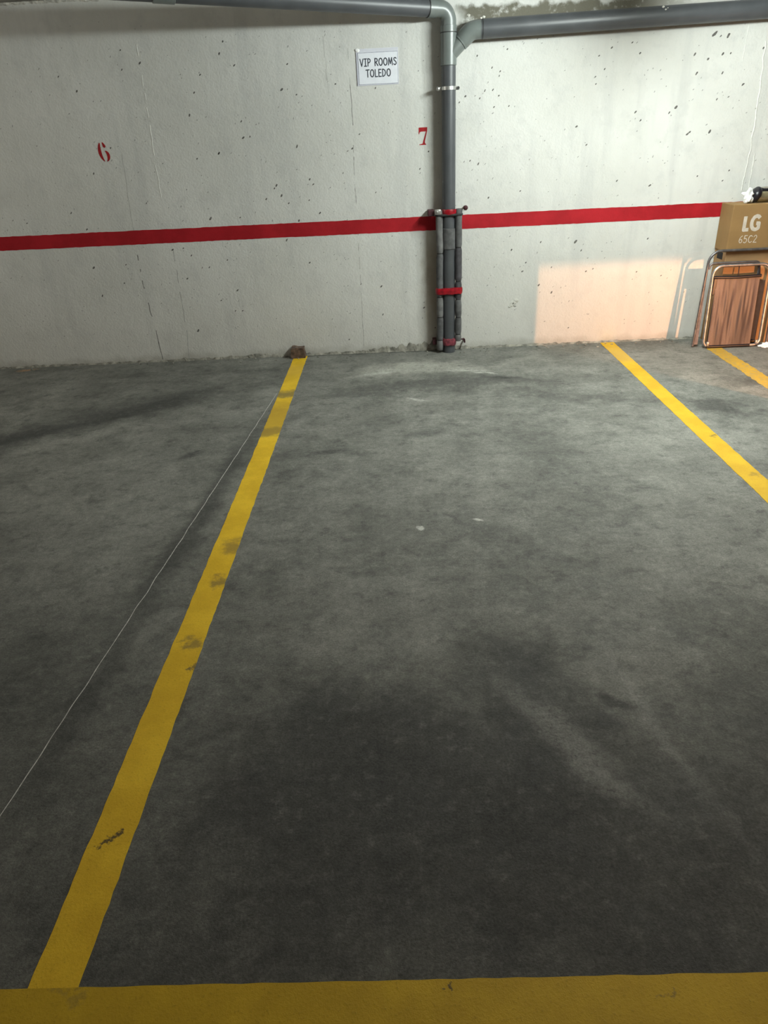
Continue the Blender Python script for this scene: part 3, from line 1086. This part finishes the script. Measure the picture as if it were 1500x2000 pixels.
pipe_patch(.998, 1.036, PR + .012, 200, 340, M['strap_red'], 'strap_plate', 'red painted plate on the top band', .004, 2, guard)
pipe_patch(.060, .112, PR + .010, 205, 335, M['strap_dull'], 'strap_plate', 'dull red patch on the bottom band', .010, 5, guard)
b = bmesh.new()
box(b, (PX - .150, PY - .03, .994), (PX - .106, D - .0005, 1.034), .004)
link('strap_ear', b, M['strap_dark'], st)
b = bmesh.new()
box(b, (PX - .104, GY - TR - .008, 1.004), (PX - .060, GY - TR + .006, 1.040), .005)
box(b, (PX - .094, GY - TR - .012, 1.012), (PX - .080, GY - TR - .006, 1.030), .003)
link('strap_buckle', b, M['steel'], st, True)
b = bmesh.new()
sweep(b, [(PX + .118, PY - .038, 1.040), (PX + .118, PY - .030, 1.040), (PX + .118, PY - .016, 1.040), (PX + .118, D - .0005, 1.040)], [.009, .017, .016, .006], 14)
link('strap_screw', b, M['strap_dark'], st, True)
b = bmesh.new()
box(b, (PX - .126, PY - .01, .060), (PX - .096, D - .0005, .098), .004)
link('lower_bracket', b, M['strap_dark'], guard, label='dark red wall bracket at the foot')
b = bmesh.new()
box(b, (PX + .070, PY - .01, .090), (PX + .116, PY + .004, .098), .002)
sweep(b, fillet([(PX + .108, PY - .004, .096), (PX + .122, PY - .004, .096), (PX + .124, PY - .004, .066)], .010, 5), .0055, 10)
sweep(b, [(PX + .122, PY - .004, .070), (PX + .122, D - .0005, .070)], .006, 10)
link('lower_hook', b, M['strap_dark'], guard, label='dark wall hook at the foot')

# ------------------------------------------------------------------ brown block at the foot of the wall
pb = on_wall(583, 690, D - .045)
block = bmesh.new()
r = bmesh.ops.create_cube(block, size=1)
bmesh.ops.subdivide_edges(block, edges=block.edges[:], cuts=4, use_grid_fill=True)
for v in block.verts:
    c = v.co.copy()
    c.x *= .115 * (1 - .12 * (c.z + .5))
    c.y *= .085
    c.z = (c.z + .5) * .080
    q = mnoise.noise_vector(Vector((c.x * 24, c.y * 24, c.z * 24 + 3)))
    amt = .011 if c.z > .004 else .003
    v.co = Vector((pb.x, D - .052, .0)) + c + q * amt
    v.co.z = max(v.co.z, .0005)
bo = link('masonry_lump', block, M['rock'], None, True)
bo['label'] = 'small crumbly brown masonry lump at the foot of the wall where the yellow line ends'
bo['category'] = 'rubble'

# ------------------------------------------------------------------ television box
BX0, BX1, BF, BB, LZ, BZ = 2.411, 3.98, D - .212, D - .012, .672, .984
tv = thing('cardboard_box', (3.1, D - .11, 0), 'large brown cardboard box with pale lettering standing against the wall behind the folded chair', 'box')
b = bmesh.new()
box(b, (BX0 + .006, BF + .006, 0), (BX1 - .006, BB - .003, LZ + .04), .003)
link('box_body', b, M['card_body'], tv)
b = bmesh.new()
box(b, (BX0, BF, LZ), (BX1, BB, BZ), .004)
lid = link('box_lid', b, M['card'], tv)
b = bmesh.new()
box(b, (BX0 + .004, BF + .055, .612), (BX0 + .0072, BF + .145, .660), .001)
link('hand_hole', b, M['black'], tv)
lx0 = on_wall(1447, 452, BF).x
lx1 = on_wall(1491, 420, BF).x
zt, zb = on_wall(1470, 422, BF).z, on_wall(1470, 452, BF).z
hh = zt - zb
link('lettering', text_bm([('LG', (lx0 + lx1) / 2, zb + .012, lx1 - lx0 - .024)], hh - .012, .024, BF - .0006, .14, False), M['print'], lid)
za, zc = on_wall(1460, 460, BF).z, on_wall(1460, 474, BF).z
x0, x1 = on_wall(1443, 468, BF).x, on_wall(1478, 466, BF).x
link('model_number', text_bm([('65C2', (x0 + x1) / 2, zc, x1 - x0)], za - zc, .0055, BF - .0006, .16), M['print'], lid)

# things lying on the box
TZ = BZ
roll = thing('rolled_tube', (2.85, D - .11, TZ), 'bronze coloured tube with a black end cap lying on top of the cardboard box', 'tube')
ry = D - .125
xl = on_wall(1478, 385, ry).x
rr = .034
b = bmesh.new()
pts = [(xl + .0 + .05 * i, ry, TZ + rr + .002) for i in range(12)]
sweep(b, pts, [rr * (1 + .05 * math.sin(i * 1.9)) for i in range(12)], 20)
link('tube_body', b, M['bronze'], roll, True)
b = bmesh.new()
pts = [(xl + .028 + .05 * i, ry + .055, TZ + rr + .030 + .001 * i) for i in range(12)]
sweep(b, pts, [.030 * (1 + .06 * math.sin(i * 1.3)) for i in range(12)], 20)
link('tube_body', b, M['bronze_pale'], roll, True)
b = bmesh.new()
r = bmesh.ops.create_icosphere(b, subdivisions=3, radius=1)
for v in r['verts']:
    c = v.co
    q = mnoise.noise(c * 1.7) * .15
    v.co = Vector((xl - .010 + c.x * .036 * (1 + q) + c.z * .012, ry + .006 + c.y * .056, TZ + .052 + c.z * .0515 * (1 + q * .5)))
    v.co.z = max(v.co.z, TZ + .001)
sweep(b, [(xl + .01, ry + .035, TZ + .088), (xl + .05, ry + .025, TZ + .078), (xl + .20, ry + .03, TZ + .074)], [.014, .011, .008], 12)
link('end_cap', b, M['black_cap'], roll, True)


def crumple(name, c, size, seed, mat, label, zmin):
    b = bmesh.new()
    bmesh.ops.create_icosphere(b, subdivisions=3, radius=1)
    for v in b.verts:
        d = v.co.copy()
        k = .72 + .55 * mnoise.noise(d * 1.6 + Vector((seed, 0, 0))) + .35 * abs(mnoise.noise(d * 4 + Vector((0, seed, 0))))
        v.co = Vector((c[0] + d.x * size[0] * k, c[1] + d.y * size[1] * k, c[2] + d.z * size[2] * k))
        v.co.z = max(v.co.z, zmin)
    o = link(name, b, mat)
    o['label'] = label
    o['category'] = 'paper'
    return o


pc = on_wall(1467, 384, D - .15)
crumple('crumpled_paper', (pc.x - .022, D - .150, TZ + .047), (.046, .034, .056), 3, M['crumple'], 'crumpled white paper on top of the cardboard box beside the black capped tube', TZ + .001)
pf = on_floor(1492, 678)
crumple('crumpled_paper', (pf.x + .01, pf.y, .012), (.055, .034, .024), 8, M['crumple'], 'scrap of white paper on the floor at the right foot of the folded chair', .001)

# ------------------------------------------------------------------ folding chair
chair = thing('folding_chair', (2.52, 5.24, 0), 'folded tubular steel chair with brown mesh cloth leaning on the cardboard box', 'chair')


def lean(x, z, y0, y1, zt):
    return Vector((x, y0 + (y1 - y0) * z / zt, z))


FR = .0102
fl, fr, ft = 2.322, 2.742, .585
y0, y1 = 5.222, 5.272
fp = lambda x, z, dy=0.0: lean(x, z, y0, y1, ft) + Vector((0, dy, 0))
b = bmesh.new()
sweep(b, fillet([fp(fl, .0125), fp(fl + .004, ft), fp(fr, ft), fp(fr - .004, .0125)], [.045, .07, .07, .045], 8, closed=True), FR, 14, closed=True)
link('front_frame', b, M['tube'], chair, True)
ry0, ry1, rtop = 5.266, 5.296, .684
rp = lambda x, z, dy=0.0: lean(x, z, ry0, ry1, rtop) + Vector((0, dy, 0))
b = bmesh.new()
sweep(b, fillet([rp(2.262, .010), rp(2.293, rtop), rp(2.800, rtop), rp(2.815, .010)], [.05, .085, .085, .05], 9), .0095, 12)
link('rear_frame', b, M['tube_dark'], chair, True)
b = bmesh.new()
sweep(b, fillet([rp(2.30, .560), rp(2.31, .600), rp(2.66, .600), rp(2.668, .14)], .03, 6), .009, 12)
link('inner_frame', b, M['tube_dark'], chair, True)


# sagging cloth with vertical folds
def cloth(x0, x1, z0, z1, pf, dy, amp, seed, nx=60, nz=30, freq=6.0):
    b = bmesh.new()
    rows = []
    for k in range(nz + 1):
        z = z0 + (z1 - z0) * k / nz
        row = []
        for i in range(nx + 1):
            f = i / nx
            x = x0 + (x1 - x0) * f
            g = k / nz
            env = .35 + .65 * math.sin(math.pi * min(1, g * 1.05)) ** .7
            wv = mnoise.noise(Vector((f * freq + .25 * math.sin(g * 3 + seed), seed, g * 1.1)))
            wv += .5 * mnoise.noise(Vector((f * freq * 2.3, seed + 4, g * 1.6)))
            row.append(pf(x, z, dy - amp * env * wv))
        rows.append(row)
    front = [[b.verts.new(p) for p in r] for r in rows]
    back = [[b.verts.new(p + Vector((0, .003, 0))) for p in r] for r in rows]
    for k in range(nz):
        for i in range(nx):
            b.faces.new((front[k][i], front[k][i + 1], front[k + 1][i + 1], front[k + 1][i]))
            b.faces.new((back[k][i], back[k + 1][i], back[k + 1][i + 1], back[k][i + 1]))
    for k in range(nz):
        for s in (0, nx):
            b.faces.new((front[k][s], front[k + 1][s], back[k + 1][s], back[k][s]))
    for s in (0, nz):
        for i in range(nx):
            b.faces.new((front[s][i], front[s][i + 1], back[s][i + 1], back[s][i]))
    bmesh.ops.recalc_face_normals(b, faces=b.faces)
    return b


link('seat_cloth', cloth(2.352, 2.668, .018, .505, fp, -.006, .010, 2), M['cloth'], chair, True)
b = bmesh.new()
sweep(b, [fp(2.330, .507, -.006), fp(2.345, .508, -.006), fp(2.50, .503, -.007), fp(2.672, .508, -.006)], [.009, .0105, .0105, .0105], 12)
link('top_hem', b, M['black_cap'], chair, True)
b = bmesh.new()
sweep(b, [fp(2.345, .0125, -.006), fp(2.665, .0125, -.006)], .0105, 12)
link('bottom_hem', b, M['black_cap'], chair, True)
b = bmesh.new()
box(b, (2.336, fp(0, .4).y - .003, .385), (2.360, fp(0, .4).y + .008, .500), .003)
link('corner_patch', b, M['black_cap'], chair)
link('rear_cloth', cloth(2.365, 2.725, .03, .47, rp, -.002, .006, 9, 30, 16, 4), M['cloth_shaded'], chair, True)
bside = cloth(-.006, .036, .02, .50, lambda x, z, dy: rp(2.262 + .031 * z / rtop + x * (1 - .75 * z / .5), z, dy), -.002, .004, 5, 8, 20, 2)
link('side_strip', bside, M['cloth_dull'], chair, True)
b = bmesh.new()
sweep(b, [fp(2.507, .512, -.004), fp(2.508, ft - .008, .0)], .0035, 8)
link('cord', b, M['black_cap'], chair, True)
b = bmesh.new()
sweep(b, [fp(2.662, .512, -.004), fp(2.655, ft - .008, .006)], .006, 8)
link('cord', b, M['black_cap'], chair, True)
for x, z in ((fl + .03, .034), (fr - .03, .034)):
    b = bmesh.new()
    q = fp(x, z, -.008)
    box(b, (q.x - .010, q.y - .008, q.z - .016), (q.x + .010, q.y + .006, q.z + .016), .004)
    link('hinge', b, M['tube'], chair, True)
